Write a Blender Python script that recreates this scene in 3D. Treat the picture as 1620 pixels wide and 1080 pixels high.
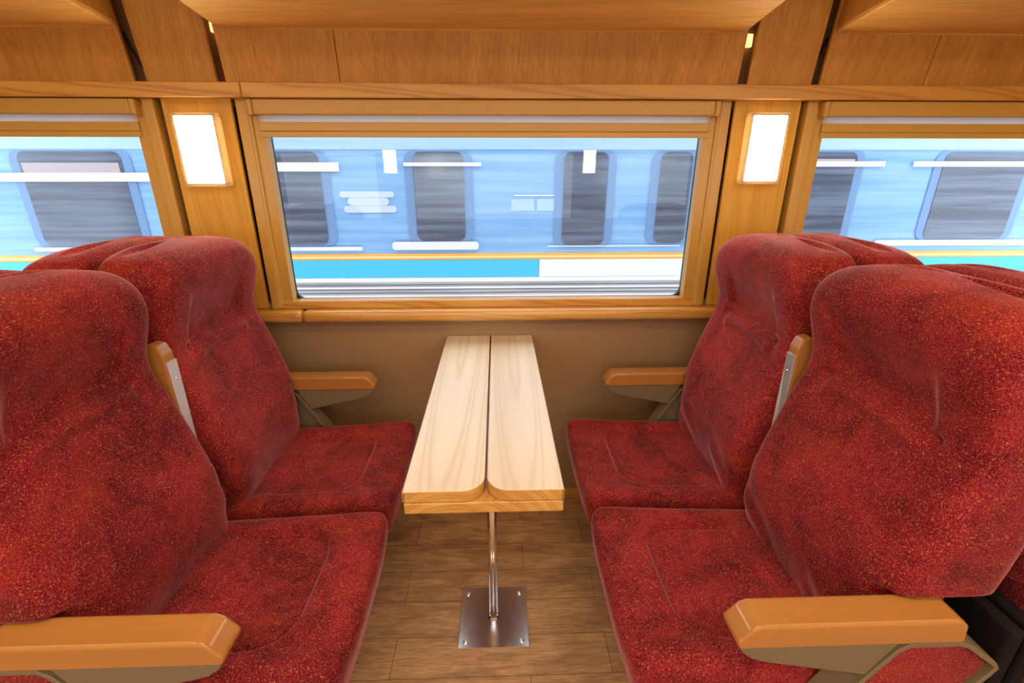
import bpy, bmesh, math, random
from mathutils import Vector, Matrix
for o in list(bpy.data.objects): bpy.data.objects.remove(o, do_unlink=True)
S = bpy.context.scene
C = S.collection
PI = math.pi

# ------------------------------------------------------------------ camera
cd = bpy.data.cameras.new('camera'); cam = bpy.data.objects.new('camera', cd); C.objects.link(cam)
cd.sensor_width = 36; cd.lens = 745/1620*36; cd.clip_start = .02; cd.clip_end = 200
F = 745.
fy = Vector((-25, 275, -F)).normalized(); zz = Vector((0, F, 275)).normalized(); xx = fy.cross(zz)
R = Matrix((xx, fy, zz))
cam.matrix_world = Matrix.Translation((0, 0, 1.32)) @ R.to_4x4()
S.camera = cam
# ------------------------------------------------------------------ world, exposure
W = bpy.data.worlds.new('overcast_sky'); S.world = W; W.use_nodes = True
bg = W.node_tree.nodes['Background']; bg.inputs[0].default_value = (.90, .95, 1, 1); bg.inputs[1].default_value = 3.0
S.view_settings.view_transform = 'Standard'; S.view_settings.look = 'None'
S.view_settings.exposure = 0.0; S.view_settings.gamma = 1
CEIL_E = 10.0
LAMP_E = 32.0

# ------------------------------------------------------------------ helpers
def link(o): C.objects.link(o); return o
def obj(name, bm, m, parent=None, smooth=False, origin=None):
    me = bpy.data.meshes.new(name)
    off = Vector(origin) if origin else Vector((0, 0, 0))
    if off.length: bmesh.ops.translate(bm, vec=-off, verts=bm.verts)
    bmesh.ops.recalc_face_normals(bm, faces=bm.faces)
    bm.to_mesh(me); bm.free()
    if m: me.materials.append(m)
    if smooth:
        for p in me.polygons: p.use_smooth = True
    o = bpy.data.objects.new(name, me); link(o)
    if parent: o.parent = parent
    return o
def thing(name, label, cat, loc=(0, 0, 0), rz=0, group=None):
    o = bpy.data.objects.new(name, None); link(o); o.empty_display_size = .05
    o.location = loc; o.rotation_euler = (0, 0, rz)
    o['label'] = label; o['category'] = cat
    if group: o['group'] = group
    return o
def tag(o, label, cat, group=None):
    o['label'] = label; o['category'] = cat
    if group: o['group'] = group
    return o
def struct(o, label=None):
    o['kind'] = 'structure'
    if label: o['label'] = label
    return o
def box(bm, x0, x1, y0, y1, z0, z1, bev=0, seg=2):
    r = bmesh.ops.create_cube(bm, size=1)
    for v in r['verts']:
        v.co = Vector((x0+(v.co.x+.5)*(x1-x0), y0+(v.co.y+.5)*(y1-y0), z0+(v.co.z+.5)*(z1-z0)))
    if bev:
        es = {e for v in r['verts'] for e in v.link_edges}
        bmesh.ops.bevel(bm, geom=list(es), offset=bev, segments=seg, affect='EDGES', profile=.5)
    return bm
def B(*a, **k): return box(bmesh.new(), *a, **k)
def cyl(bm, x, y, z0, z1, r, r2=None, n=32, axis='Z'):
    M = Matrix.Translation((x, y, (z0+z1)/2))
    bmesh.ops.create_cone(bm, cap_ends=True, segments=n, radius1=r, radius2=r if r2 is None else r2, depth=z1-z0, matrix=M)
    return bm
def prism(bm, pts, a, b, plane='xz', bev=0, seg=2):
    """extrude polygon pts; plane xz -> between y=a and y=b, xy -> z, yz -> x"""
    f = {'xz': lambda p, t: (p[0], t, p[1]), 'xy': lambda p, t: (p[0], p[1], t), 'yz': lambda p, t: (t, p[0], p[1])}[plane]
    va = [bm.verts.new(f(p, a)) for p in pts]; vb = [bm.verts.new(f(p, b)) for p in pts]
    fs = [bm.faces.new(va), bm.faces.new(vb[::-1])]
    n = len(pts)
    for i in range(n): fs.append(bm.faces.new((va[i], va[(i+1) % n], vb[(i+1) % n], vb[i])))
    bmesh.ops.recalc_face_normals(bm, faces=fs)
    if bev:
        es = {e for v in va+vb for e in v.link_edges}
        bmesh.ops.bevel(bm, geom=list(es), offset=bev, segments=seg, affect='EDGES', profile=.5)
    return bm
def interp(tab, t):
    if t <= tab[0][0]: return tab[0][1]
    for (a, va), (b, vb) in zip(tab, tab[1:]):
        if t <= b:
            k = (t-a)/(b-a); return va+(vb-va)*k
    return tab[-1][1]
def sinterp(tab, t):
    """smooth (catmull-rom) interpolation"""
    n = len(tab)
    if t <= tab[0][0]: return tab[0][1]
    if t >= tab[-1][0]: return tab[-1][1]
    for i in range(n-1):
        if t <= tab[i+1][0]:
            x0, y0 = tab[i]; x1, y1 = tab[i+1]
            m0 = (y1-tab[i-1][1])/(x1-tab[i-1][0]) if i > 0 else (y1-y0)/(x1-x0)
            m1 = (tab[i+2][1]-y0)/(tab[i+2][0]-x0) if i+2 < n else (y1-y0)/(x1-x0)
            h = x1-x0; k = (t-x0)/h
            return (2*k**3-3*k*k+1)*y0+(k**3-2*k*k+k)*h*m0+(-2*k**3+3*k*k)*y1+(k**3-k*k)*h*m1
def rrect(x0, x1, y0, y1, r, n=6):
    """rounded rect; r scalar or 4 radii (x0y0, x1y0, x1y1, x0y1)"""
    if not hasattr(r, '__len__'): r = [r]*4
    P = []
    for (cx, cy, sx, sy, rr, a0) in ((x0, y0, 1, 1, r[0], PI), (x1, y0, -1, 1, r[1], 1.5*PI), (x1, y1, -1, -1, r[2], 0), (x0, y1, 1, -1, r[3], .5*PI)):
        if rr <= 1e-5: P.append((cx, cy)); continue
        for i in range(n+1):
            a = a0+i/n*PI/2
            P.append((cx+sx*rr+rr*math.cos(a), cy+sy*rr+rr*math.sin(a)))
    return P

# ------------------------------------------------------------------ materials
def mat(name):
    m = bpy.data.materials.new(name); m.use_nodes = True
    nt = m.node_tree; return m, nt, nt.nodes['Principled BSDF']
def N(nt, t, **k):
    n = nt.nodes.new(t)
    for a, v in k.items(): setattr(n, a, v)
    return n
def plain(name, col, rough=.5, metal=0, spec=.5, coat=0):
    m, nt, b = mat(name)
    b.inputs['Base Color'].default_value = (*col, 1); b.inputs['Roughness'].default_value = rough
    b.inputs['Metallic'].default_value = metal; b.inputs['Specular IOR Level'].default_value = spec
    b.inputs['Coat Weight'].default_value = coat
    tc = N(nt, 'ShaderNodeTexCoord'); no = N(nt, 'ShaderNodeTexNoise'); no.inputs['Scale'].default_value = 60
    nt.links.new(tc.outputs['Object'], no.inputs['Vector'])
    mr = N(nt, 'ShaderNodeMapRange'); mr.inputs['To Min'].default_value = rough*.85; mr.inputs['To Max'].default_value = min(1, rough*1.15)
    nt.links.new(no.outputs['Fac'], mr.inputs['Value']); nt.links.new(mr.outputs[0], b.inputs['Roughness'])
    return m
def ramp(nt, stops):
    r = N(nt, 'ShaderNodeValToRGB'); e = r.color_ramp.elements
    while len(e) > 1: e.remove(e[-1])
    e[0].position = stops[0][0]; e[0].color = (*stops[0][1], 1)
    for p, c in stops[1:]:
        x = e.new(p); x.color = (*c, 1)
    return r
def mixc(nt, a, b, fac, mode='MIX'):
    m = N(nt, 'ShaderNodeMix', data_type='RGBA', blend_type=mode)
    for s, v in ((m.inputs[0], fac), (m.inputs[6], a), (m.inputs[7], b)):
        if hasattr(v, 'is_output'): nt.links.new(v, s)
        elif isinstance(v, (int, float)): s.default_value = v
        else: s.default_value = (*v, 1)
    return m.outputs[2]
def wood(name, light, dark, axis='X', spec=.5, across=45, fine=.35, ring=.5, ringscale=6, rough=.35, coat=.15, arch=None, distort=3.0, stretch=.06):
    """veneer / solid wood with grain along axis"""
    m, nt, b = mat(name); L = nt.links.new
    tc = N(nt, 'ShaderNodeTexCoord'); mp = N(nt, 'ShaderNodeMapping')
    sc = [1, 1, 1]; sc['XYZ'.index(axis)] = stretch; mp.inputs['Scale'].default_value = sc
    L(tc.outputs['Object'], mp.inputs['Vector'])
    nf = N(nt, 'ShaderNodeTexNoise'); nf.inputs['Scale'].default_value = across*4; nf.inputs['Detail'].default_value = 4
    L(mp.outputs[0], nf.inputs['Vector'])
    nm = N(nt, 'ShaderNodeTexNoise'); nm.inputs['Scale'].default_value = across*.35; nm.inputs['Detail'].default_value = 3
    L(mp.outputs[0], nm.inputs['Vector'])
    if arch:
        mp2 = N(nt, 'ShaderNodeMapping'); s2 = [1, 1, 1]; s2['XYZ'.index(axis)] = arch[3]
        mp2.inputs['Scale'].default_value = s2
        mp2.inputs['Location'].default_value = tuple(-arch[i]*s2[i] for i in range(3))
        L(tc.outputs['Object'], mp2.inputs['Vector'])
        wv = N(nt, 'ShaderNodeTexWave', wave_type='RINGS', rings_direction='SPHERICAL'); L(mp2.outputs[0], wv.inputs['Vector'])
    else:
        wv = N(nt, 'ShaderNodeTexWave', wave_type='BANDS', bands_direction='DIAGONAL'); L(mp.outputs[0], wv.inputs['Vector'])
    wv.inputs['Scale'].default_value = ringscale; wv.inputs['Distortion'].default_value = distort
    wv.inputs['Detail'].default_value = 2; wv.inputs['Detail Scale'].default_value = 1.2
    rw = ramp(nt, [(.0, (0, 0, 0)), (.55, (.15, .15, .15)), (.85, (1, 1, 1)), (1, (.2, .2, .2))]); L(wv.outputs['Fac'], rw.inputs[0])
    rf = ramp(nt, [(.35, (0, 0, 0)), (.7, (1, 1, 1))]); L(nf.outputs['Fac'], rf.inputs[0])
    rm = ramp(nt, [(.3, (0, 0, 0)), (.7, (1, 1, 1))]); L(nm.outputs['Fac'], rm.inputs[0])
    mid = tuple((a*.5+c*.5) for a, c in zip(light, dark))
    c1 = mixc(nt, light, mid, rm.outputs[0])
    mu = N(nt, 'ShaderNodeMath', operation='MULTIPLY'); L(rw.outputs[0], mu.inputs[0]); mu.inputs[1].default_value = ring
    c2 = mixc(nt, c1, dark, mu.outputs[0])
    mu2 = N(nt, 'ShaderNodeMath', operation='MULTIPLY'); L(rf.outputs[0], mu2.inputs[0]); mu2.inputs[1].default_value = fine
    c3 = mixc(nt, c2, dark, mu2.outputs[0])
    L(c3, b.inputs['Base Color'])
    b.inputs['Specular IOR Level'].default_value = spec; b.inputs['Roughness'].default_value = rough; b.inputs['Coat Weight'].default_value = coat; b.inputs['Coat Roughness'].default_value = .2
    bu = N(nt, 'ShaderNodeBump'); bu.inputs['Strength'].default_value = .08; bu.inputs['Distance'].default_value = .002
    L(nf.outputs['Fac'], bu.inputs['Height']); L(bu.outputs[0], b.inputs['Normal'])
    return m

def moquette():
    m, nt, b = mat('red_moquette'); L = nt.links.new
    tc = N(nt, 'ShaderNodeTexCoord'); oi = N(nt, 'ShaderNodeObjectInfo')
    add = N(nt, 'ShaderNodeVectorMath', operation='ADD'); L(tc.outputs['Object'], add.inputs[0])
    L(oi.outputs['Location'], add.inputs[1])
    vec = add.outputs[0]
    nf = N(nt, 'ShaderNodeTexNoise'); nf.inputs['Scale'].default_value = 430; nf.inputs['Detail'].default_value = 1.5; nf.inputs['Roughness'].default_value = .6
    L(vec, nf.inputs['Vector'])
    ng = N(nt, 'ShaderNodeTexNoise'); ng.inputs['Scale'].default_value = 340; ng.inputs['Detail'].default_value = 2
    mpg = N(nt, 'ShaderNodeMapping'); mpg.inputs['Location'].default_value = (3.1, 7.7, 1.3); L(vec, mpg.inputs[0]); L(mpg.outputs[0], ng.inputs['Vector'])
    nl = N(nt, 'ShaderNodeTexNoise'); nl.inputs['Scale'].default_value = 7; nl.inputs['Detail'].default_value = 4; nl.inputs['Roughness'].default_value = .62; nl.inputs['Distortion'].default_value = .6
    L(vec, nl.inputs['Vector'])
    nm = N(nt, 'ShaderNodeTexNoise'); nm.inputs['Scale'].default_value = 34; nm.inputs['Detail'].default_value = 3; L(vec, nm.inputs['Vector'])
    rl = ramp(nt, [(.38, (0, 0, 0)), (.64, (1, 1, 1))]); L(nl.outputs['Fac'], rl.inputs[0])
    rm = ramp(nt, [(.35, (0, 0, 0)), (.68, (1, 1, 1))]); L(nm.outputs['Fac'], rm.inputs[0])
    base = mixc(nt, (.075, .0006, .007), (.225, .0045, .018), rl.outputs[0])
    base = mixc(nt, base, (.30, .012, .024), mulf(nt, rm.outputs[0], .40))
    # orange flecks, denser where the pile is brushed light
    rf = ramp(nt, [(.475, (0, 0, 0)), (.57, (1, 1, 1))]); L(nf.outputs['Fac'], rf.inputs[0])
    rg = ramp(nt, [(.60, (0, 0, 0)), (.67, (1, 1, 1))]); L(ng.outputs['Fac'], rg.inputs[0])
    k = N(nt, 'ShaderNodeMapRange'); L(rl.outputs[0], k.inputs[0]); k.inputs['To Min'].default_value = .30; k.inputs['To Max'].default_value = .62
    mu = N(nt, 'ShaderNodeMath', operation='MULTIPLY'); L(rf.outputs[0], mu.inputs[0]); L(k.outputs[0], mu.inputs[1])
    no = N(nt, 'ShaderNodeTexNoise'); no.inputs['Scale'].default_value = 4.5; no.inputs['Detail'].default_value = 5; no.inputs['Roughness'].default_value = .7; no.inputs['Distortion'].default_value = .8
    mpo = N(nt, 'ShaderNodeMapping'); mpo.inputs['Location'].default_value = (9.1, 2.7, 5.3); L(vec, mpo.inputs[0]); L(mpo.outputs[0], no.inputs['Vector'])
    ro = ramp(nt, [(.50, (0, 0, 0)), (.68, (1, 1, 1))]); L(no.outputs['Fac'], ro.inputs[0])
    base = mixc(nt, base, (.36, .035, .010), mulf(nt, ro.outputs[0], .55))
    c = mixc(nt, base, (.50, .070, .055), mu.outputs[0])
    c = mixc(nt, c, (.72, .30, .10), mulf(nt, rg.outputs[0], .55))
    L(c, b.inputs['Base Color'])
    b.inputs['Roughness'].default_value = .85; b.inputs['Specular IOR Level'].default_value = .15
    b.inputs['Sheen Weight'].default_value = .75; b.inputs['Sheen Roughness'].default_value = .28; b.inputs['Sheen Tint'].default_value = (1, .50, .55, 1)
    bu = N(nt, 'ShaderNodeBump'); bu.inputs['Strength'].default_value = .5; bu.inputs['Distance'].default_value = .002
    L(nf.outputs['Fac'], bu.inputs['Height'])
    bu2 = N(nt, 'ShaderNodeBump'); bu2.inputs['Strength'].default_value = .2; bu2.inputs['Distance'].default_value = .008
    L(nl.outputs['Fac'], bu2.inputs['Height']); L(bu.outputs[0], bu2.inputs['Normal']); L(bu2.outputs[0], b.inputs['Normal'])
    return m
def mulf(nt, s, f):
    mu = N(nt, 'ShaderNodeMath', operation='MULTIPLY'); nt.links.new(s, mu.inputs[0]); mu.inputs[1].default_value = f
    return mu.outputs[0]
def floor_mat():
    m, nt, b = mat('oak_plank_vinyl'); L = nt.links.new
    tc = N(nt, 'ShaderNodeTexCoord'); mp = N(nt, 'ShaderNodeMapping'); L(tc.outputs['Object'], mp.inputs[0])
    mp.inputs['Location'].default_value = (.31, -.045, 0)
    br = N(nt, 'ShaderNodeTexBrick'); L(mp.outputs[0], br.inputs['Vector'])
    br.offset = .37; br.offset_frequency = 2
    br.inputs['Scale'].default_value = 1; br.inputs['Brick Width'].default_value = .62; br.inputs['Row Height'].default_value = .1225
    br.inputs['Mortar Size'].default_value = .0012; br.inputs['Mortar Smooth'].default_value = .3
    br.inputs['Color1'].default_value = (.74, .45, .215, 1); br.inputs['Color2'].default_value = (.58, .34, .16, 1); br.inputs['Mortar'].default_value = (.24, .13, .065, 1)
    mp2 = N(nt, 'ShaderNodeMapping'); mp2.inputs['Scale'].default_value = (.08, 1, 1); L(tc.outputs['Object'], mp2.inputs[0])
    n1 = N(nt, 'ShaderNodeTexNoise'); n1.inputs['Scale'].default_value = 130; n1.inputs['Detail'].default_value = 5; n1.inputs['Distortion'].default_value = 1.5; L(mp2.outputs[0], n1.inputs[0])
    mp3 = N(nt, 'ShaderNodeMapping'); mp3.inputs['Scale'].default_value = (.35, 1, 1); L(tc.outputs['Object'], mp3.inputs[0])
    n2 = N(nt, 'ShaderNodeTexNoise'); n2.inputs['Scale'].default_value = 14; n2.inputs['Detail'].default_value = 5; n2.inputs['Distortion'].default_value = 1; L(mp3.outputs[0], n2.inputs[0])
    r1 = ramp(nt, [(.35, (.62, .6, .58)), (.65, (1.15, 1.15, 1.15))]); L(n1.outputs['Fac'], r1.inputs[0])
    r2 = ramp(nt, [(.3, (.62, .58, .55)), (.65, (1.12, 1.12, 1.12))]); L(n2.outputs['Fac'], r2.inputs[0])
    c = mixc(nt, br.outputs['Color'], r1.outputs[0], .8, 'MULTIPLY'); c = mixc(nt, c, r2.outputs[0], .9, 'MULTIPLY')
    L(c, b.inputs['Base Color']); b.inputs['Roughness'].default_value = .5
    bu = N(nt, 'ShaderNodeBump'); bu.inputs['Strength'].default_value = .15; bu.inputs['Distance'].default_value = .002; L(n1.outputs['Fac'], bu.inputs['Height']); L(bu.outputs[0], b.inputs['Normal'])
    return m
def emis(name, col, e):
    m, nt, b = mat(name)
    b.inputs['Base Color'].default_value = (.8, .8, .8, 1); b.inputs['Emission Color'].default_value = (*col, 1); b.inputs['Emission Strength'].default_value = e
    return m
def glass_mat():
    m = bpy.data.materials.new('window_glass'); m.use_nodes = True; nt = m.node_tree; nt.nodes.clear(); L = nt.links.new
    out = N(nt, 'ShaderNodeOutputMaterial'); mx = N(nt, 'ShaderNodeMixShader'); fr = N(nt, 'ShaderNodeFresnel'); fr.inputs['IOR'].default_value = 1.5; ge = N(nt, 'ShaderNodeNewGeometry'); sb = N(nt, 'ShaderNodeMath', operation='SUBTRACT'); sb.inputs[0].default_value = 1; ff = N(nt, 'ShaderNodeMath', operation='MULTIPLY')
    tr = N(nt, 'ShaderNodeBsdfTransparent'); tr.inputs[0].default_value = (.96, .98, .985, 1); gl = N(nt, 'ShaderNodeBsdfGlossy'); gl.inputs['Roughness'].default_value = .01
    L(ge.outputs['Backfacing'], sb.inputs[1]); L(fr.outputs[0], ff.inputs[0]); L(sb.outputs[0], ff.inputs[1]); L(ff.outputs[0], mx.inputs[0]); L(tr.outputs[0], mx.inputs[1]); L(gl.outputs[0], mx.inputs[2]); L(mx.outputs[0], out.inputs[0])
    return m
def steel_mat():
    m, nt, b = mat('polished_steel'); L = nt.links.new
    b.inputs['Base Color'].default_value = (.90, .91, .94, 1); b.inputs['Metallic'].default_value = 1
    tc = N(nt, 'ShaderNodeTexCoord'); n = N(nt, 'ShaderNodeTexNoise'); n.inputs['Scale'].default_value = 60; n.inputs['Detail'].default_value = 4; n.inputs['Distortion'].default_value = 1.0
    L(tc.outputs['Object'], n.inputs[0])
    r = ramp(nt, [(.2, (.16, .16, .16)), (.8, (.26, .26, .26))]); L(n.outputs['Fac'], r.inputs[0]); L(r.outputs[0], b.inputs['Roughness'])
    bu = N(nt, 'ShaderNodeBump'); bu.inputs['Strength'].default_value = .05; bu.inputs['Distance'].default_value = .001; L(n.outputs['Fac'], bu.inputs['Height']); L(bu.outputs[0], b.inputs['Normal'])
    return m
def streaky(name, a, c, rough=.45):
    m, nt, b = mat(name); L = nt.links.new
    tc = N(nt, 'ShaderNodeTexCoord'); mp = N(nt, 'ShaderNodeMapping'); mp.inputs['Scale'].default_value = (.12, 1, 3.0); L(tc.outputs['Object'], mp.inputs[0])
    n = N(nt, 'ShaderNodeTexNoise'); n.inputs['Scale'].default_value = 9; n.inputs['Detail'].default_value = 4; L(mp.outputs[0], n.inputs[0])
    r = ramp(nt, [(.35, a), (.68, c)]); L(n.outputs['Fac'], r.inputs[0]); L(r.outputs[0], b.inputs['Base Color']); b.inputs['Roughness'].default_value = rough
    return m

M = {}
M['fabric'] = moquette()
M['veneer_v'] = wood('honey_ash_veneer', (.66, .33, .055), (.38, .155, .020), 'Z', across=45, fine=.55, ring=.40, ringscale=9, spec=.25, coat=0, rough=.5, distort=6)
M['veneer_p'] = wood('golden_ash_veneer', (.80, .48, .075), (.56, .28, .035), 'Z', across=40, fine=.45, ring=.5, ringscale=9, spec=.3, coat=0, rough=.5, distort=5)  # pillar panels: yellow glow of the wall lamps put into the wood colour
M['veneer_x'] = wood('honey_ash_veneer_lengthwise', (.95, .56, .15), (.60, .30, .06), 'X', across=45, fine=.55, ring=.40, ringscale=8, spec=.3, coat=0, rough=.5, distort=5)
M['rail'] = wood('varnished_pine_rail', (.78, .44, .09), (.46, .18, .03), 'X', across=22, fine=.15, ring=.75, ringscale=11, rough=.3, coat=.4, stretch=.09, distort=5)
M['sill'] = wood('glossy_pine_sill', (.80, .47, .11), (.48, .20, .035), 'X', across=22, fine=.15, ring=.6, ringscale=11, rough=.22, coat=.9, stretch=.09, distort=5)
M['frame'] = wood('mustard_window_frame', (.62, .365, .070), (.54, .30, .055), 'Z', across=30, fine=.12, ring=.1, rough=.38, coat=.2)
M['framex'] = wood('mustard_window_frame_lengthwise', (.62, .365, .070), (.54, .30, .055), 'X', across=30, fine=.12, ring=.1, rough=.38, coat=.2)
M['armwood'] = wood('beech_armrest', (.52, .235, .055), (.40, .16, .035), 'X', across=50, fine=.3, ring=.15, rough=.28, coat=.4)
M['armwoodz'] = wood('beech_armrest_upright', (.52, .235, .055), (.40, .16, .035), 'Z', across=50, fine=.3, ring=.15, rough=.28, coat=.4)
M['plankL'] = wood('pale_pine_left', (.84, .76, .61), (.60, .44, .25), 'Y', across=34, fine=.12, ring=.55, ringscale=11, rough=.38, coat=.25, arch=(-.0885, .47, .69, .055), distort=1.2)
M['plankR'] = wood('pale_pine_right', (.84, .76, .63), (.60, .45, .28), 'Y', across=34, fine=.12, ring=.50, ringscale=11, rough=.38, coat=.25, arch=(.0815, .26, .69, .07), distort=1.5)
M['boardwood'] = wood('golden_pine_board', (.74, .42, .11), (.42, .19, .035), 'Y', across=34, fine=.12, ring=.7, ringscale=14, rough=.38, coat=.3, arch=(-.06, -.1, .55, .25), distort=2.0)
M['beige'] = plain('beige_wall_laminate', (.34, .215, .105), .38)
M['brown'] = plain('brown_cavity_lining', (.34, .17, .07), .5)
M['ceil'] = plain('cream_ceiling', (.72, .60, .42), .6)
M['shell'] = plain('black_seat_shell', (.008, .007, .007), .8, spec=.2)  # black panel behind the lower seat backs
M['dark'] = plain('black_rubber', (.012, .012, .014), .5)
M['pier'] = plain('dark_glazed_pier', (.035, .018, .012), .06, spec=.8)
M['olive'] = plain('olive_grey_plastic', (.20, .155, .085), .5)
M['taupe'] = plain('grey_plate', (.64, .63, .65), .35)
M['steelgrey'] = plain('painted_seat_steel', (.30, .31, .34), .35, metal=.4)
M['blind'] = plain('white_blind_fabric', (.93, .90, .87), .8)
_nt = M['blind'].node_tree; _t = N(_nt, 'ShaderNodeBsdfTranslucent'); _t.inputs[0].default_value = (.96, .93, .90, 1)
_m = N(_nt, 'ShaderNodeMixShader'); _m.inputs[0].default_value = .65
_nt.links.new(_nt.nodes['Principled BSDF'].outputs[0], _m.inputs[1]); _nt.links.new(_t.outputs[0], _m.inputs[2]); _nt.links.new(_m.outputs[0], _nt.nodes['Material Output'].inputs[0])
M['steel'] = steel_mat(); M['chrome'] = plain('chrome_tube', (.85, .84, .82), .12, metal=1)
M['lampshell'] = plain('frosted_lamp_rim', (.34, .24, .14), .3, coat=.3)
_nt = M['lampshell'].node_tree; _t = N(_nt, 'ShaderNodeBsdfTranslucent'); _t.inputs[0].default_value = (.70, .56, .36, 1)
_m = N(_nt, 'ShaderNodeMixShader'); _m.inputs[0].default_value = .24
_nt.links.new(_nt.nodes['Principled BSDF'].outputs[0], _m.inputs[1]); _nt.links.new(_t.outputs[0], _m.inputs[2]); _nt.links.new(_m.outputs[0], _nt.nodes['Material Output'].inputs[0])
M['floor'] = floor_mat()
M['glass'] = glass_mat()
M['diff'] = emis('lamp_diffuser', (1, .88, .64), LAMP_E)
M['ceilamp'] = emis('ceiling_light_diffuser', (1, .79, .53), CEIL_E)  # for the added ceiling panels, out of view, that light the bay
M['ceilamp2'] = emis('near_ceiling_light_diffuser', (1, .79, .53), CEIL_E*.55)  # dimmer added row, keeps the near seats darker
M['led'] = emis('warm_led_strip', (1, .62, .22), 1.6)

# ------------------------------------------------------------------ carriage shell
CX = -.026            # centre of the bay
PITCH = 1.80
XL, XR = -3.6, 3.6
YB = -1.2
struct(obj('floor', B(XL, XR, YB, 1.72, -.06, 0), M['floor']))
struct(obj('ceiling', B(XL, XR, YB, 1.9, 2.2, 2.26), M['ceil']))
struct(obj('wall_left', B(XL-.05, XL, YB, 1.9, 0, 2.2), M['veneer_v']))
struct(obj('wall_right', B(XR, XR+.05, YB, 1.9, 0, 2.2), M['veneer_v']))
# opening extents of the three windows (glass pitch)
wins = [CX-PITCH, CX, CX+PITCH]
HW = .775
bm = bmesh.new()
box(bm, XL, XR, 1.66, 1.74, 0, .862)
struct(obj('wall_window', bm, M['beige']))
bm = bmesh.new()
box(bm, XL, XR, 1.69, 1.74, 1.50, 2.2)
struct(obj('wall_window_header', bm, M['brown']))
HWP = .738
xs = [XL]+[w+s*HWP for w in wins for s in (-1, 1)]+[XR]
bm = bmesh.new()
for i in range(0, len(xs), 2):
    box(bm, xs[i], xs[i+1], 1.69, 1.74, .862, 1.50)
struct(obj('wall_window_piers', bm, M['pier']))
# opposite side wall behind the camera, with its own windows
bm = bmesh.new()
box(bm, XL, XR, YB-.08, YB, 0, .862); box(bm, XL, XR, YB-.08, YB, 1.44, 2.2)
for i in range(0, len(xs), 2): box(bm, xs[i], xs[i+1], YB-.08, YB, .862, 1.44)
struct(obj('wall_aisle', bm, M['veneer_v']))
struct(obj('baseboard_window', B(XL, XR, 1.648, 1.66, 0, .045, bev=.002), M['rail']))

# rails (pieces with a visible joint)
def rail(name, x0, x1, y0, y1, z0, z1, bev): return struct(obj(name, B(x0, x1, y0, y1, z0, z1, bev=bev, seg=5), M['sill' if z0 < 1 else 'rail'], smooth=False))
rail('trim_1', XL, -.7635, 1.605, 1.655, 1.518, 1.560, .005)
rail('trim_2', -.7620, XR, 1.605, 1.655, 1.518, 1.560, .005)
rail('trim_3', XL, -.6905, 1.604, 1.66, .803, .846, .017)
rail('trim_4', -.6900, XR, 1.604, 1.66, .803, .846, .017)

def leany(z): return 1.632-.15*(z-1.562)
def leanpanel(name, x0, x1, z0, z1, t=.012):
    bm = bmesh.new()
    prism(bm, [(leany(z0), z0), (leany(z0)+t, z0), (leany(z1)+t, z1), (leany(z1), z1)], x0, x1, 'yz', bev=.0012, seg=1)
    return struct(obj(name, bm, M['veneer_v']))
k = 5
fas = [(-2.56, -1.082), (-.813, -.4715), (-.4695, .755), (1.014, 1.347), (1.349, 2.56)]
for a, b_ in fas:
    leanpanel('trim_%d' % k, a, b_, 1.561, 1.90); k += 1
for a, b_ in [(-1.046, -.838), (.785, .988), (-2.85, -2.62), (2.60, 2.82)]:
    leanpanel('trim_%d' % k, a, b_, 1.561, 2.14); k += 1
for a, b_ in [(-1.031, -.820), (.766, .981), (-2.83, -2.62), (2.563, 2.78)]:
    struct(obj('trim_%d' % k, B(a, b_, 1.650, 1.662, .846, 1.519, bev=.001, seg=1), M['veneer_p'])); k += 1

# cavity details seen through the gaps
tag(obj('light_strip', B(-.85, -.79, 1.668, 1.682, 1.700, 1.745, bev=.003), M['led']),
    'short glowing warm light strip seen in the gap left of the centre luggage locker', 'light strip')
tag(obj('light_strip', B(.745, .80, 1.668, 1.682, 1.672, 1.708, bev=.003), M['led']),
    'short glowing warm light strip seen in the gap right of the centre luggage locker', 'light strip')
def cable(x, s, label):
    pts = [(x-s*.035, 1.674, 1.70), (x-s*.022, 1.671, 1.665), (x-s*.008, 1.669, 1.63), (x+s*.004, 1.670, 1.60), (x+s*.012, 1.673, 1.562)]
    bm = bmesh.new(); rings = []
    for p in pts: rings.append([bm.verts.new((p[0]+.003*math.cos(a*PI/4), p[1]+.003*math.sin(a*PI/4), p[2])) for a in range(8)])
    for r0, r1 in zip(rings, rings[1:]):
        for a in range(8): bm.faces.new((r0[a], r0[(a+1) % 8], r1[(a+1) % 8], r1[a]))
    bm.faces.new(rings[0]); bm.faces.new(rings[-1][::-1])
    tag(obj('cable', bm, M['dark'], smooth=True), label, 'cable', 'cables in the wall gaps')
cable(-1.075, 1, 'thin black cable hanging in the gap left of the left upper pillar panel')
cable(1.003, -1, 'thin black cable hanging in the gap right of the right upper pillar panel')

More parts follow.
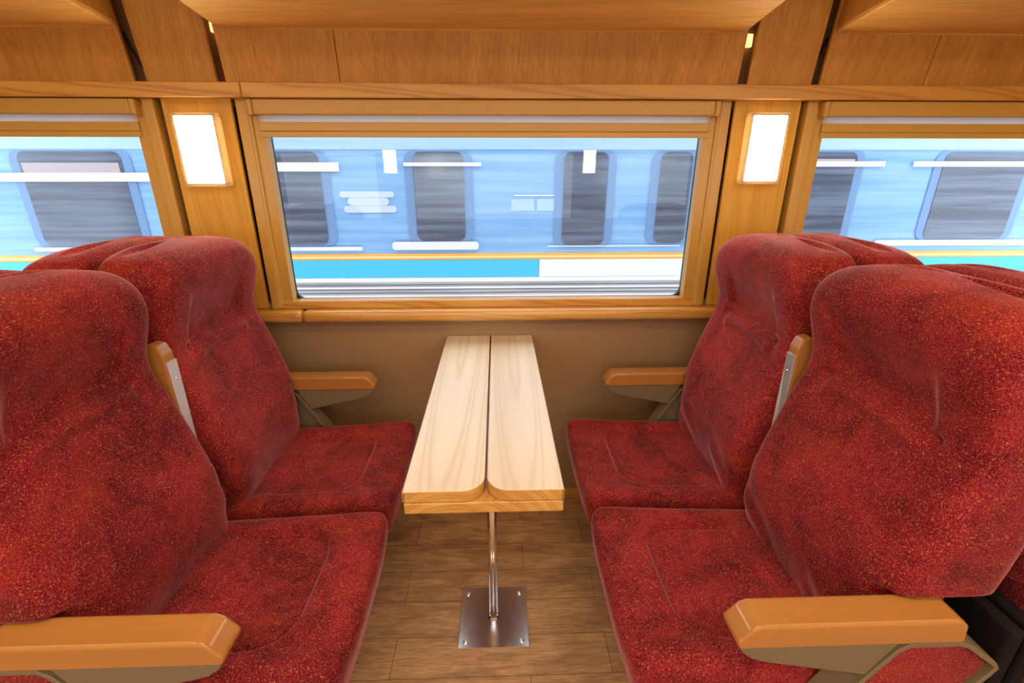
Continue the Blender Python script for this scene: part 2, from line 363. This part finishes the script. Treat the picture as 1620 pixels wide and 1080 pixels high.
# ------------------------------------------------------------------ windows
def window(i, xc):
    g0, g1 = xc-.705, xc+.705
    r = bpy.data.objects.new('window_%d' % i, None); link(r); r.location = (xc, 1.66, .846); struct(r)
    og = (xc, 1.66, .846)
    def P(name, bm, m, **kk): return obj(name, bm, m, r, origin=og, **kk)
    bm = bmesh.new()
    for s in (-1, 1):
        a, b_ = sorted((xc+s*.741, xc+s*.777)); box(bm, a, b_, 1.638, 1.684, .846, 1.519, bev=.006, seg=3)
    P('outer_frame', bm, M['frame'])
    bm = bmesh.new()
    for s in (-1, 1):
        a, b_ = sorted((xc+s*.702, xc+s*.741)); box(bm, a, b_, 1.650, 1.685, .846, 1.519, bev=.002)
        a, b_ = sorted((xc+s*.735, xc+s*.747)); box(bm, a, b_, 1.641, 1.654, .850, 1.500, bev=.004)
    P('inner_frame', bm, M['frame'])
    bm = B(xc-.741, xc+.741, 1.643, 1.685, .8462, .874, bev=.002)
    P('bottom_rail', bm, M['rail'])
    P('top_rail', B(xc-.741, xc+.741, 1.655, 1.685, 1.486, 1.518, bev=.001), M['framex'])
    # black gasket with rounded corners
    bm = bmesh.new()
    inn = rrect(g0+.001, g1-.001, .871, 1.482, .035, 8)
    ou = []
    for (x, z) in inn:
        ou.append((min(max(x+(.03 if x > xc else -.03), g0-.02), g1+.02), .855 if z < 1.1 else 1.50))
    n = len(inn)
    vi = [bm.verts.new((x, 1.686, z)) for x, z in inn]; vo = [bm.verts.new((x, 1.686, z)) for x, z in ou]
    vi2 = [bm.verts.new((x, 1.700, z)) for x, z in inn]
    for j in range(n):
        q = (j+1) % n
        bm.faces.new((vi[j], vi[q], vo[q], vo[j])); bm.faces.new((vi[j], vi2[j], vi2[q], vi[q]))
    P('gasket', bm, M['dark'])
    P('pane', B(g0-.03, g1+.03, 1.694, 1.699, .855, 1.495), M['glass'])
    return r
lab = ['left', 'centre', 'right']
for i, x in enumerate(wins): window(i+1, x)

def blind(xc, label):
    og = (xc, 1.64, 1.41)
    r = thing('roller_blind', label, 'window blind', og, group='raised roller blinds over the windows')
    def P(name, bm, m): return obj(name, bm, m, r, origin=og)
    P('cassette', B(xc-.716, xc+.716, 1.618, 1.650, 1.4725, 1.5165, bev=.005, seg=3), M['framex'])
    for s in (-1, 1):
        a, b_ = sorted((xc+s*.7165, xc+s*.735)); P('end_cap', B(a, b_, 1.616, 1.650, 1.470, 1.5165, bev=.006, seg=3), M['framex'])
    P('blind_fabric', B(xc-.715, xc+.715, 1.6455, 1.647, 1.45, 1.484), M['blind'])
    P('bottom_bar', B(xc-.716, xc+.716, 1.6395, 1.6495, 1.427, 1.4535, bev=.003), M['framex'])
    P('lower_lip', B(xc-.715, xc+.715, 1.6445, 1.6495, 1.410, 1.4272, bev=.0012), M['framex'])
    return r
blind(wins[1], 'mustard roller blind with white fabric pulled up over the centre window')
blind(wins[0], 'mustard roller blind pulled up over the left window')
blind(wins[2], 'mustard roller blind pulled up over the right window')

# ------------------------------------------------------------------ wall lamps
def lamp(x0, x1, z0, z1, label, yb=1.650, back=False):
    xc = (x0+x1)/2; s = -1 if not back else 1
    og = (xc, yb, z0)
    r = thing('wall_lamp', label, 'wall lamp', og, group='glowing wall lamps on the window pillars')
    y0, y1 = sorted((yb, yb+s*.030)); ya, yb2 = sorted((yb+s*.029, yb+s*.034))
    bm = bmesh.new(); po = rrect(x0, x1, z0, z1, .007, 4); pi_ = rrect(x0+.0095, x1-.0095, z0+.0095, z1-.0095, .003, 4)
    yf = yb+s*.034; ym = yb+s*.031; n_ = len(po)
    po2 = rrect(x0+.003, x1-.003, z0+.003, z1-.003, .005, 4)
    loops = [[bm.verts.new((x, y_, z)) for x, z in P_] for P_, y_ in ((pi_, yb), (po, yb), (po, ym), (po2, yf), (pi_, yf))]
    for l0, l1 in zip(loops, loops[1:]+loops[:1]):
        for i in range(n_): bm.faces.new((l0[i], l0[(i+1) % n_], l1[(i+1) % n_], l1[i]))
    obj('lamp_housing', bm, M['lampshell'], r, origin=og)
    ya, yb2 = sorted((yb+s*.010, yb+s*.0325))
    obj('diffuser', prism(bmesh.new(), rrect(x0+.0097, x1-.0097, z0+.0097, z1-.0097, .003, 4), ya, yb2, 'xz', bev=.001), M['diff'], r, origin=og)
    return r
lamp(-.994, -.857, 1.263, 1.478, 'glowing rectangular wall lamp on the pillar left of the centre window')
lamp(.806, .935, 1.269, 1.484, 'glowing rectangular wall lamp on the pillar right of the centre window')
lamp(-1.02, -.885, 1.263, 1.478, 'glowing wall lamp on the opposite wall, mirrored left in the centre window', YB, True)
lamp(.78, .915, 1.263, 1.478, 'glowing wall lamp on the opposite wall, mirrored right in the centre window', YB, True)

# ceiling panels added out of view to light the wall, table and seats
for i, (x, y) in enumerate(((-1.8, -.55), (0, -.55), (1.8, -.55), (-1.8, .42), (0, .42), (1.8, .42))):
    og = (x, y, 2.2)
    r = thing('ceiling_light', ['left', 'middle', 'right'][i % 3]+[' warm ceiling light panel over the far side of the aisle', ' warm ceiling light panel over the near aisle seats'][i//3], 'ceiling light', og, group='ceiling light panels')
    obj('light_frame', B(x-.80, x+.80, y-.15, y+.15, 2.165, 2.2, bev=.004), M['ceil'], r, origin=og)
    obj('diffuser', B(x-.77, x+.77, y-.13, y+.13, 2.158, 2.166, bev=.002), M['ceilamp' if y < 0 else 'ceilamp2'], r, origin=og)

# ------------------------------------------------------------------ luggage lockers
def rack(x0, x1, label):
    og = ((x0+x1)/2, 1.35, 1.70)
    r = thing('luggage_locker', label, 'luggage locker', og, group='wooden luggage lockers over the windows')
    prof = [(1.612, 1.693), (1.605, 1.698), (1.10, 1.757), (1.08, 1.775), (1.08, 2.05), (1.612-.05, 2.05), (1.588, 1.90)]
    obj('locker_body', prism(bmesh.new(), prof, x0, x1, 'yz', bev=.006, seg=3), M['veneer_x'], r, origin=og)
    for sx in (x0, x1):
        a, b_ = (sx-.004, sx-.0005) if sx == x0 else (sx+.0005, sx+.004)
        obj('end_panel', prism(bmesh.new(), [(1.606, 1.712), (1.11, 1.763), (1.09, 1.78), (1.09, 2.04), (1.565, 2.04)], a, b_, 'yz'), M['veneer_v'], r, origin=og)
    return r
rack(-.801, .748, 'honey wood luggage locker over the centre window')
rack(-2.60, -1.080, 'honey wood luggage locker over the left window')
rack(1.021, 2.56, 'honey wood luggage locker over the right window')

# ------------------------------------------------------------------ table
T0 = (-.0315, 1.2, 0)
tb = thing('folding_table', 'narrow pale pine table of two planks on a chrome pole between the seats', 'table', T0)
def TP(name, bm, m, parent=tb, edge=False, **kk):
    o = obj(name, bm, m, parent, origin=T0, **kk)
    if edge:      # varnished end grain on the plank sides
        o.data.materials.append(M['boardwood'])
        for p in o.data.polygons:
            if p.normal.z < .5: p.material_index = 1
    return o
TP('table_plank', prism(bmesh.new(), rrect(-.189, -.0295, .757, 1.657, [.003, .045, .001, .001], 10), .7065, .734, 'xy', bev=.003, seg=3), M['plankL'], edge=True)
TP('table_plank', prism(bmesh.new(), rrect(-.0255, .126, .757, 1.657, [.045, .003, .001, .001], 10), .7065, .734, 'xy', bev=.003, seg=3), M['plankR'], edge=True)
TP('lower_board', B(-.188, .126, .757, 1.657, .680, .7055, bev=.003, seg=3), M['boardwood'])
bm = bmesh.new(); cyl(bm, -.023, 1.088, .004, .680, .0135)
pole = TP('table_pole', bm, M['chrome'], smooth=True)
bm = bmesh.new(); cyl(bm, -.023, 1.088, .005, .011, .019, .015)
TP('collar', bm, M['chrome'], smooth=False)
bm = bmesh.new(); cyl(bm, -.023, 1.088, .672, .6798, .035)
TP('top_flange', bm, M['steel'])
TP('base_plate', B(-.127, .082, .983, 1.193, .0005, .005, bev=.001), M['steel'])
for x in (-.107, .062):
    for y in (1.005, 1.171):
        bm = bmesh.new(); cyl(bm, x, y, .005, .0075, .0085); cyl(bm, x, y, .0075, .013, .0055, n=6)
        TP('bolt', bm, M['steel'])
for s, x in ((-1, -.16), (1, .10)):
    pass

# ------------------------------------------------------------------ seats (local: x forward from back plane, y across, z up)
PROF = [(.40, .225), (.46, .238), (.52, .246), (.58, .242), (.66, .232), (.74, .208), (.82, .182), (.88, .160), (.93, .157), (.98, .172), (1.03, .184), (1.07, .183), (1.10, .172), (1.125, .152), (1.142, .125), (1.150, .09)]
BACKX = [(.40, .10), (.60, .065), (.632, .06), (.642, .012), (.70, .008), (1.10, .008), (1.125, .010), (1.140, .018), (1.148, .032), (1.150, .045)]
HALF = [(.40, .200), (.50, .208), (.62, .213), (.74, .2145), (.84, .212), (.90, .207), (.96, .206), (1.03, .211), (1.09, .212), (1.11, .209), (1.128, .200), (1.142, .184), (1.150, .160)]
HOUT = [(.40, .200), (.50, .207), (.60, .211), (.640, .213), (.650, .240), (.75, .246), (.84, .242), (.90, .236), (.96, .234), (1.03, .237), (1.09, .238), (1.11, .235), (1.128, .225), (1.142, .207), (1.150, .182)]
def smooth(t): t = max(0, min(1, t)); return t*t*(3-2*t)
def backrest_bm(seed, side):
    rnd = random.Random(seed)
    zs = []
    z = .40
    while z < 1.10: zs.append(z); z += .0065
    zs = sorted(zs+[.6425, .6445, .6475, .650, .653])
    zs += [1.10, 1.106, 1.112, 1.118, 1.124, 1.129, 1.134, 1.138, 1.142, 1.145, 1.1475, 1.149, 1.150]
    NA = 168; bm = bmesh.new(); rings = []
    e = .34; dense = []
    for i in range(4001):
        th = 2*PI*i/4000; c, s = math.cos(th), math.sin(th)
        dense.append((math.copysign(abs(c)**e, c), math.copysign(abs(s)**e, s)))
    acc = [0]
    for p, q in zip(dense, dense[1:]): acc.append(acc[-1]+math.hypot((q[0]-p[0])*.12, (q[1]-p[1])*.22))
    unit = []; j = 0
    for i in range(NA):
        t = acc[-1]*i/NA
        while acc[j+1] < t: j += 1
        kk = (t-acc[j])/(acc[j+1]-acc[j]+1e-12)
        unit.append((dense[j][0]+(dense[j+1][0]-dense[j][0])*kk, dense[j][1]+(dense[j+1][1]-dense[j][1])*kk))
    for z in zs:
        xf = sinterp(PROF, z); xb = interp(BACKX, z); wi = interp(HALF, z); wo = interp(HOUT, z)
        xc = (xf+xb)/2; a = (xf-xb)/2
        if z > 1.10: pass
        ring = []
        for i in range(NA):
            c, v = unit[i]
            X = a*c; t_ = smooth(v*side*.5+.5); Y = v*(wi+(wo-wi)*t_)
            if c > 0:
                fr = smooth(X/a*1.6-.6)
                # dished centre
                d = -.020*(1-v*v)**1 * smooth((1.12-z)/.1)
                d += .012*(1-(v)**4)*math.exp(-((z-.60)/.10)**2)          # lumbar swell
                # headrest seam: ledge below, soft groove
                arc = .905-.012*(v/.6)**2
                inseam = smooth((.62-abs(v))/.12)
                t = z-arc
                d += inseam*(-.016*math.exp(-(t/.008)**2) + .013*math.exp(-((t+.020)/.016)**2) - .014*smooth(t/.02)*smooth((1.06-z)/.10))
                # dimples at both ends of the seam
                for q in (-1, 1):
                    d += -.018*math.exp(-(((v-q*.62)*.21)/.010)**2-((z-.897)/.010)**2)
                # creases running into the lower corner
                cr = smooth((.62-z)/.1)
                d += cr*.003*math.sin((v*8+z*60+seed))*smooth((abs(v)-.15)/.3)
                X += d*fr
            # top corners drop
            zz_ = z - .014*max(0, abs(v)-.35)**2/.42*smooth((z-.98)/.12) * 1.0
            zz_ = .40+(zz_-.40)*.988
            ring.append(bm.verts.new((xc+X, Y, zz_)))
        rings.append(ring)
    for r0, r1 in zip(rings, rings[1:]):
        for i in range(NA):
            j = (i+1) % NA; bm.faces.new((r0[i], r0[j], r1[j], r1[i]))
    bm.faces.new(rings[0][::-1])
    # cap the top with shrinking rings
    top = rings[-1]; c = sum((v.co for v in top), Vector())/NA
    prev = top
    for kf, dz in ((.7, .0012), (.35, .002)):
        nr = [bm.verts.new((c.x+(v.co.x-c.x)*kf, c.y+(v.co.y-c.y)*kf, v.co.z+dz)) for v in top]
        for i in range(NA):
            j = (i+1) % NA; bm.faces.new((prev[i], prev[j], nr[j], nr[i]))
        prev = nr
    cv = bm.verts.new((c.x, c.y, prev[0].co.z+.0003))
    for i in range(NA): bm.faces.new((prev[i], prev[(i+1) % NA], cv))
    return bm
def cushion_bm():
    x0, x1, y0, y1, z0, z1 = .10, .650, -.224, .224, .345, .462
    nx, ny, nz = 110, 90, 18
    bm = bmesh.new(); r = .036
    key = {}
    def V(i, j, k_):
        if (i, j, k_) in key: return key[(i, j, k_)]
        # concentrate samples near edges
        def dist(t): return t
        x = x0+(x1-x0)*i/nx; y = y0+(y1-y0)*j/ny; z = z0+(z1-z0)*k_/nz
        px = min(max(x, x0+r), x1-r); py = min(max(y, y0+r), y1-r); pz = min(max(z, z0+.02), z1-r)
        d = Vector((x-px, y-py, z-pz))
        if d.length > 1e-9:
            rr = r if z > pz-1e-9 else .02
            # project cube shell on rounded shell
            d.normalize(); d = d*r
            p = Vector((px, py, pz))+d
        else: p = Vector((x, y, z))
        tz = (p.z-z0)/(z1-z0)
        # front corners rounder in plan, front face undercut
        fx = smooth((p.x-.45)/.20)
        p.x -= .018*fx*(abs(p.y)/.224)**4
        p.x -= .028*(1-tz)*fx
        if tz > .6:
            wt = smooth((tz-.6)/.3)
            dd = .9-p.x     # distance from the bay centre
            qx, qy = abs(dd-.505)-(.115-.075), abs(p.y)-(.150-.075)
            if dd > .505: qx, qy = abs(dd-.505)-(.115-.015), abs(p.y)-(.150-.015); rad = .015
            else: rad = .075
            sd = math.hypot(max(qx, 0), max(qy, 0))+min(max(qx, qy), 0)-rad
            h = -.014*math.exp(-(sd/.008)**2) - .010*smooth(-sd/.022) + .055*(p.x-.30) - .006 + .0035*math.exp(-((sd-.016)/.012)**2)
            h += -.010*math.exp(-((dd-.45)/.10)**2)*math.exp(-(p.y/.15)**2)
            h += .008*smooth((abs(p.y)-.14)/.05) - .004*smooth((p.x-.56)/.09)
            p.z += h*wt
        v = bm.verts.new(p); key[(i, j, k_)] = v; return v
    def face(*a):
        vs = [V(*q) for q in a]
        if len(set(vs)) == 4: bm.faces.new(vs)
    for i in range(nx):
        for j in range(ny):
            face((i, j, nz), (i+1, j, nz), (i+1, j+1, nz), (i, j+1, nz)); face((i, j, 0), (i, j+1, 0), (i+1, j+1, 0), (i+1, j, 0))
        for k_ in range(nz):
            face((i, 0, k_), (i+1, 0, k_), (i+1, 0, k_+1), (i, 0, k_+1)); face((i, ny, k_), (i, ny, k_+1), (i+1, ny, k_+1), (i+1, ny, k_))
    for j in range(ny):
        for k_ in range(nz):
            face((0, j, k_), (0, j, k_+1), (0, j+1, k_+1), (0, j+1, k_)); face((nx, j, k_), (nx, j+1, k_), (nx, j+1, k_+1), (nx, j, k_+1))
    return bm
def ribbon(bm, pts, th, y0, y1):
    n = len(pts); L_, R_ = [], []
    for i, p in enumerate(pts):
        a = Vector(pts[max(i-1, 0)]); b_ = Vector(pts[min(i+1, n-1)]); t = (b_-a).normalized(); nn = Vector((-t.y, t.x))
        L_.append((p[0]+nn.x*th/2, p[1]+nn.y*th/2)); R_.append((p[0]-nn.x*th/2, p[1]-nn.y*th/2))
    prism(bm, L_+R_[::-1], y0, y1, 'xz', bev=.0012, seg=1)
    return bm
PADP = [(.118, .5925), (.122, .630), (.135, .641), (.462, .641), (.476, .634), (.497, .607), (.492, .5925)]
def armrest(root, s, wallside=False):
    """s=+1/-1 side; lowered armrest with loop bracket"""
    yc = s*.252
    br = bmesh.new()
    prism(br, [(.488, .592), (.482, .578), (.462, .563), (.434, .554), (.314, .528), (.262, .517), (.222, .592)], yc-.024, yc+.024, 'xz', bev=.003, seg=2)
    a = obj('armrest_bracket', br, M['olive'], root)
    lp = bmesh.new()
    path = [(.335, .38), (.30, .44), (.245, .535), (.222, .572), (.205, .5855), (.12, .5855), (.10, .578), (.045, .536), (.037, .525), (.045, .508), (.115, .40)]
    ribbon(lp, path, .009, yc-.026, yc+.026)
    obj('support_loop', lp, M['olive'], a)
    obj('arm_pad', prism(bmesh.new(), PADP, yc-.029, yc+.029, 'xz', bev=.006, seg=3), M['armwood'], a)
    y0, y1 = sorted((s*.205, yc+s*.018))
    if wallside:
        y0, y1 = sorted((yc-s*.012, yc+s*.018))
    obj('side_panel' if wallside else 'side_upholstery', prism(bmesh.new(), [(.32, .38), (.29, .44), (.240, .530), (.216, .570), (.203, .578), (.12, .578), (.103, .572), (.054, .536), (.050, .526), (.056, .508), (.12, .40)], y0, y1, 'xz', bev=.004), M['olive' if wallside else 'fabric'], root)
def uparm(root, s):
    """folded-up middle armrest"""
    yc = s*.2325
    w = .018
    pad = [(.112, .60), (.155, .60), (.159, .61), (.159, .915), (.150, .938), (.128, .943), (.112, .925)]
    a = obj('folded_armrest', prism(bmesh.new(), pad, yc-w, yc+w, 'xz', bev=.005, seg=3), M['armwoodz'], root)
    pl = rrect(yc-w+.003, yc+w-.003, .60, .895, [.001, .001, .016, .016], 6)
    obj('underside_plate', prism(bmesh.new(), pl, .1592, .1625, 'yz', bev=.001, seg=1), M['taupe'], a)
    bm = bmesh.new(); bmesh.ops.create_uvsphere(bm, u_segments=12, v_segments=8, radius=.0035, matrix=Matrix.Translation((.1625, yc, .852)))
    obj('screw', bm, M['steel'], a)
ME = {}
def seat(name, label, kind, side, grp):
    r = thing(name, label, 'train seat', group=grp)
    if 'c' not in ME:
        c = obj('seat_cushion', cushion_bm(), M['fabric'], r, smooth=True); ME['c'] = c.data
    else:
        o = link(bpy.data.objects.new('seat_cushion', ME['c'])); o.parent = r
    obj('backrest', backrest_bm({1: 3, -1: 5}[side], side), M['fabric'], r, smooth=True)
    # steel underframe and pedestal
    bm = bmesh.new()
    box(bm, .12, .58, -.19, .19, .315, .344, bev=.004); box(bm, .20, .50, -.16, -.13, .27, .315); box(bm, .20, .50, .13, .16, .27, .315)
    fr = obj('seat_frame', bm, M['steelgrey'], r)
    bm = bmesh.new()
    prism(bm, [(.26, .28), (.42, .28), (.36, .02), (.30, .02)], -.03, .03, 'xz', bev=.004); box(bm, .18, .46, -.07, .07, 0, .02, bev=.004)
    obj('pedestal', bm, M['steelgrey'], r)
    y0, y1 = sorted((-side*.214, side*.272))
    obj('back_shell', B(.005, .032, y0, y1, .03, .60, bev=.006), M['shell'], r)  # black panel across the gap between back-to-back seats
    armrest(r, side, kind == 'window')
    if kind == 'window': uparm(r, -side)
    return r
def dup(root, loc, rz, label):
    r = root.copy(); C.objects.link(r); r.location = loc; r.rotation_euler = (0, 0, rz); r['label'] = label
    for ch in root.children:
        c = ch.copy(); C.objects.link(c); c.parent = r
        for g in ch.children:
            d = g.copy(); C.objects.link(d); d.parent = c
    return r
PL, PR = CX-.9, CX+.9
YW, YA = 1.275, .807
G = 'red speckled moquette train seats'
def place(r, x, y, rz): r.location = (x, y, 0); r.rotation_euler = (0, 0, rz)
wl = seat('train_seat', 'red speckled window seat to the left of the table, facing right, armrest against the wall', 'window', 1, G); place(wl, PL, YW, 0)
wr = seat('train_seat', 'red speckled window seat to the right of the table, facing left, armrest against the wall', 'window', -1, G); place(wr, PR, YW, PI)
al = seat('train_seat', 'red speckled aisle seat in the left foreground with a beech armrest at the picture bottom', 'aisle', -1, G); place(al, PL, YA, 0)
ar = seat('train_seat', 'red speckled aisle seat in the right foreground with a beech armrest at the picture bottom', 'aisle', 1, G); place(ar, PR, YA, PI)
for o, n in ((wl, 1), (wr, 2), (al, 3), (ar, 4)): pass
dup(wr, (PL-.002, YW, 0), PI, 'red seat back top under the left window, behind the left window seat')
dup(ar, (PL-.002, YA, 0), PI, 'red seat back top cut by the left edge, behind the left foreground seat')
dup(wl, (PR+.002, YW, 0), 0, 'red seat back top under the right window, behind the right window seat')
dup(al, (PR+.002, YA, 0), 0, 'red seat back top cut by the right edge, behind the right foreground seat')

# ------------------------------------------------------------------ outside: neighbouring coach
YT = 3.4
m_body = streaky('sky_blue_coach_paint', (.20, .44, .84), (.32, .57, .90))
m_roof = streaky('pale_blue_roof_paint', (.40, .64, .88), (.48, .70, .92))
m_band = plain('bright_blue_band', (.07, .58, .95), .4)
m_emb = plain('pale_emblem_paint', (.62, .74, .90), .4)
m_white = plain('white_coach_stripe', (.88, .90, .95), .4)
m_orange = plain('orange_coach_stripe', (.95, .50, .12), .4)
m_yel = plain('pale_yellow_pinstripe', (1.0, .80, .40), .4)
m_grey = streaky('grey_coach_skirt', (.38, .39, .43), (.56, .57, .62))
m_dgrey = plain('dark_skirt_groove', (.16, .16, .18), .5)
m_win = streaky('tinted_coach_glass', (.09, .11, .17), (.19, .24, .34), .15)
m_sur = plain('steel_blue_window_surround', (.19, .34, .62), .4)
m_pk = plain('pinkish_grey_coach_blind', (.52, .46, .50), .6)
m_pale = plain('pale_blue_notice', (.45, .66, .86), .5)
co = thing('railway_coach', 'sky blue railway coach with an orange stripe standing outside the windows', 'railway coach', (0, YT+1.4, -.3))
OG = (0, YT+1.4, -.3)
def CP(name, bm, m, parent=co, **kk): return obj(name, bm, m, parent, origin=OG, **kk)
X0, X1 = -9, 9
CP('coach_body', B(X0, X1, YT, YT+2.8, -.1, 1.699, bev=.01), m_body)
rp = [(YT, 1.700), (YT+.02, 1.78), (YT+.12, 1.98), (YT+.5, 2.3), (YT+1.4, 2.45), (YT+2.3, 2.3), (YT+2.68, 1.98), (YT+2.8, 1.700)]
CP('coach_roof', prism(bmesh.new(), rp, X0, X1, 'yz'), m_roof)
def strip(name, x0, x1, z0, z1, m, t=.006, parent=co, y=YT):
    return CP(name, B(x0, x1, y-t, y+.001, z0, z1, bev=.0015, seg=1), m, parent)
strip('pale_top_band', X0, X1, 1.432, 1.695, m_roof, .004)
strip('orange_stripe', X0, X1, .699, .744, m_orange, .005)
strip('pinstripe', X0, X1, .712, .724, m_yel, .007)
strip('blue_band', X0, .30, .570, .697, m_band)
strip('white_door_panel', .305, 1.95, .570, .697, m_white)
strip('blue_band', 1.955, X1, .570, .697, m_band)
strip('white_stripe', X0, X1, .536, .568, m_white, .008)
strip('coach_skirt', X0, X1, -.1, .534, m_grey, .007)
for z in (.512, .478, .452): strip('skirt_groove', X0, X1, z, z+.008, m_dgrey, .010)
strip('skirt_stripe', X0, X1, .487, .500, m_white, .010)
strip('skirt_stripe', X0, X1, .425, .438, m_white, .010)
def cwin(x0, x1, z0=.815, z1=1.42, top=None, bot=None, blind=None):
    f = CP('coach_window', prism(bmesh.new(), rrect(x0-.06, x1+.06, z0-.012, z1+.012, .07, 6), YT-.008, YT+.001, 'xz', bev=.002, seg=1), m_sur)
    CP('window_glass', prism(bmesh.new(), rrect(x0, x1, z0, z1, .05, 6), YT-.012, YT-.0085, 'xz', bev=.001, seg=1), m_win, f)
    if blind: CP('coach_blind', B(x0+.02, x1-.02, YT-.0165, YT-.0125, blind[0], blind[1], bev=.001, seg=1), m_pk, f)
    if top: CP('upper_strip', B(top[0], top[1], YT-.018, YT-.0125, top[2], top[3], bev=.002, seg=1), m_white, f)
    if bot: CP('sill_strip', prism(bmesh.new(), rrect(bot[0], bot[1], bot[2], bot[3], min(.02, (bot[3]-bot[2])*.45), 4), YT-.018, YT-.0125, 'xz'), m_white, f)
cwin(-3.12, -2.46, z0=.81, top=(-3.4, -2.30, 1.232, 1.288), bot=(-3.20, -2.2, .775, .800), blind=(1.289, 1.350))
cwin(-1.95, -1.18, z0=.81, top=(-2.0, -1.05, 1.295, 1.352), bot=(-2.0, -.95, .770, .795))
cwin(-.56, -.22, z0=.835, top=(-.62, -.10, 1.328, 1.352), bot=(-.74, -.13, .772, .828))
cwin(.46, .76, z0=.80, top=None, bot=(.36, 1.32, .790, .797))
cwin(1.12, 1.34, z0=.81)
cwin(2.08, 2.48, z0=.81, top=(2.05, 2.68, 1.325, 1.36), blind=(1.361, 1.375))
cwin(3.10, 3.70, z0=.83, top=(2.88, 3.9, 1.325, 1.36), bot=(2.75, 3.9, .785, .825))
# white emblem: three stacked rounded bars
em = bmesh.new()
for a, b_, z0, z1 in ((-1.07, -.70, 1.128, 1.168), (-1.02, -.74, 1.075, 1.127), (-1.05, -.69, 1.028, 1.074)):
    prism(em, rrect(a, b_, z0, z1, (z1-z0)*.49, 6), YT-.008, YT-.001, 'xz')
CP('emblem', em, m_emb)
for a, b_ in ((.10, .26), (.28, .48)): strip('notice', a, b_, 1.035, 1.115, m_pale, .004)
strip('notice', .12, .46, 1.135, 1.142, m_white, .004)
# trackside
struct(obj('trim_outside_ground', B(-12, 12, 1.80, 12, -1.3, -1.2), plain('ballast_grey', (.35, .34, .33), .9)))
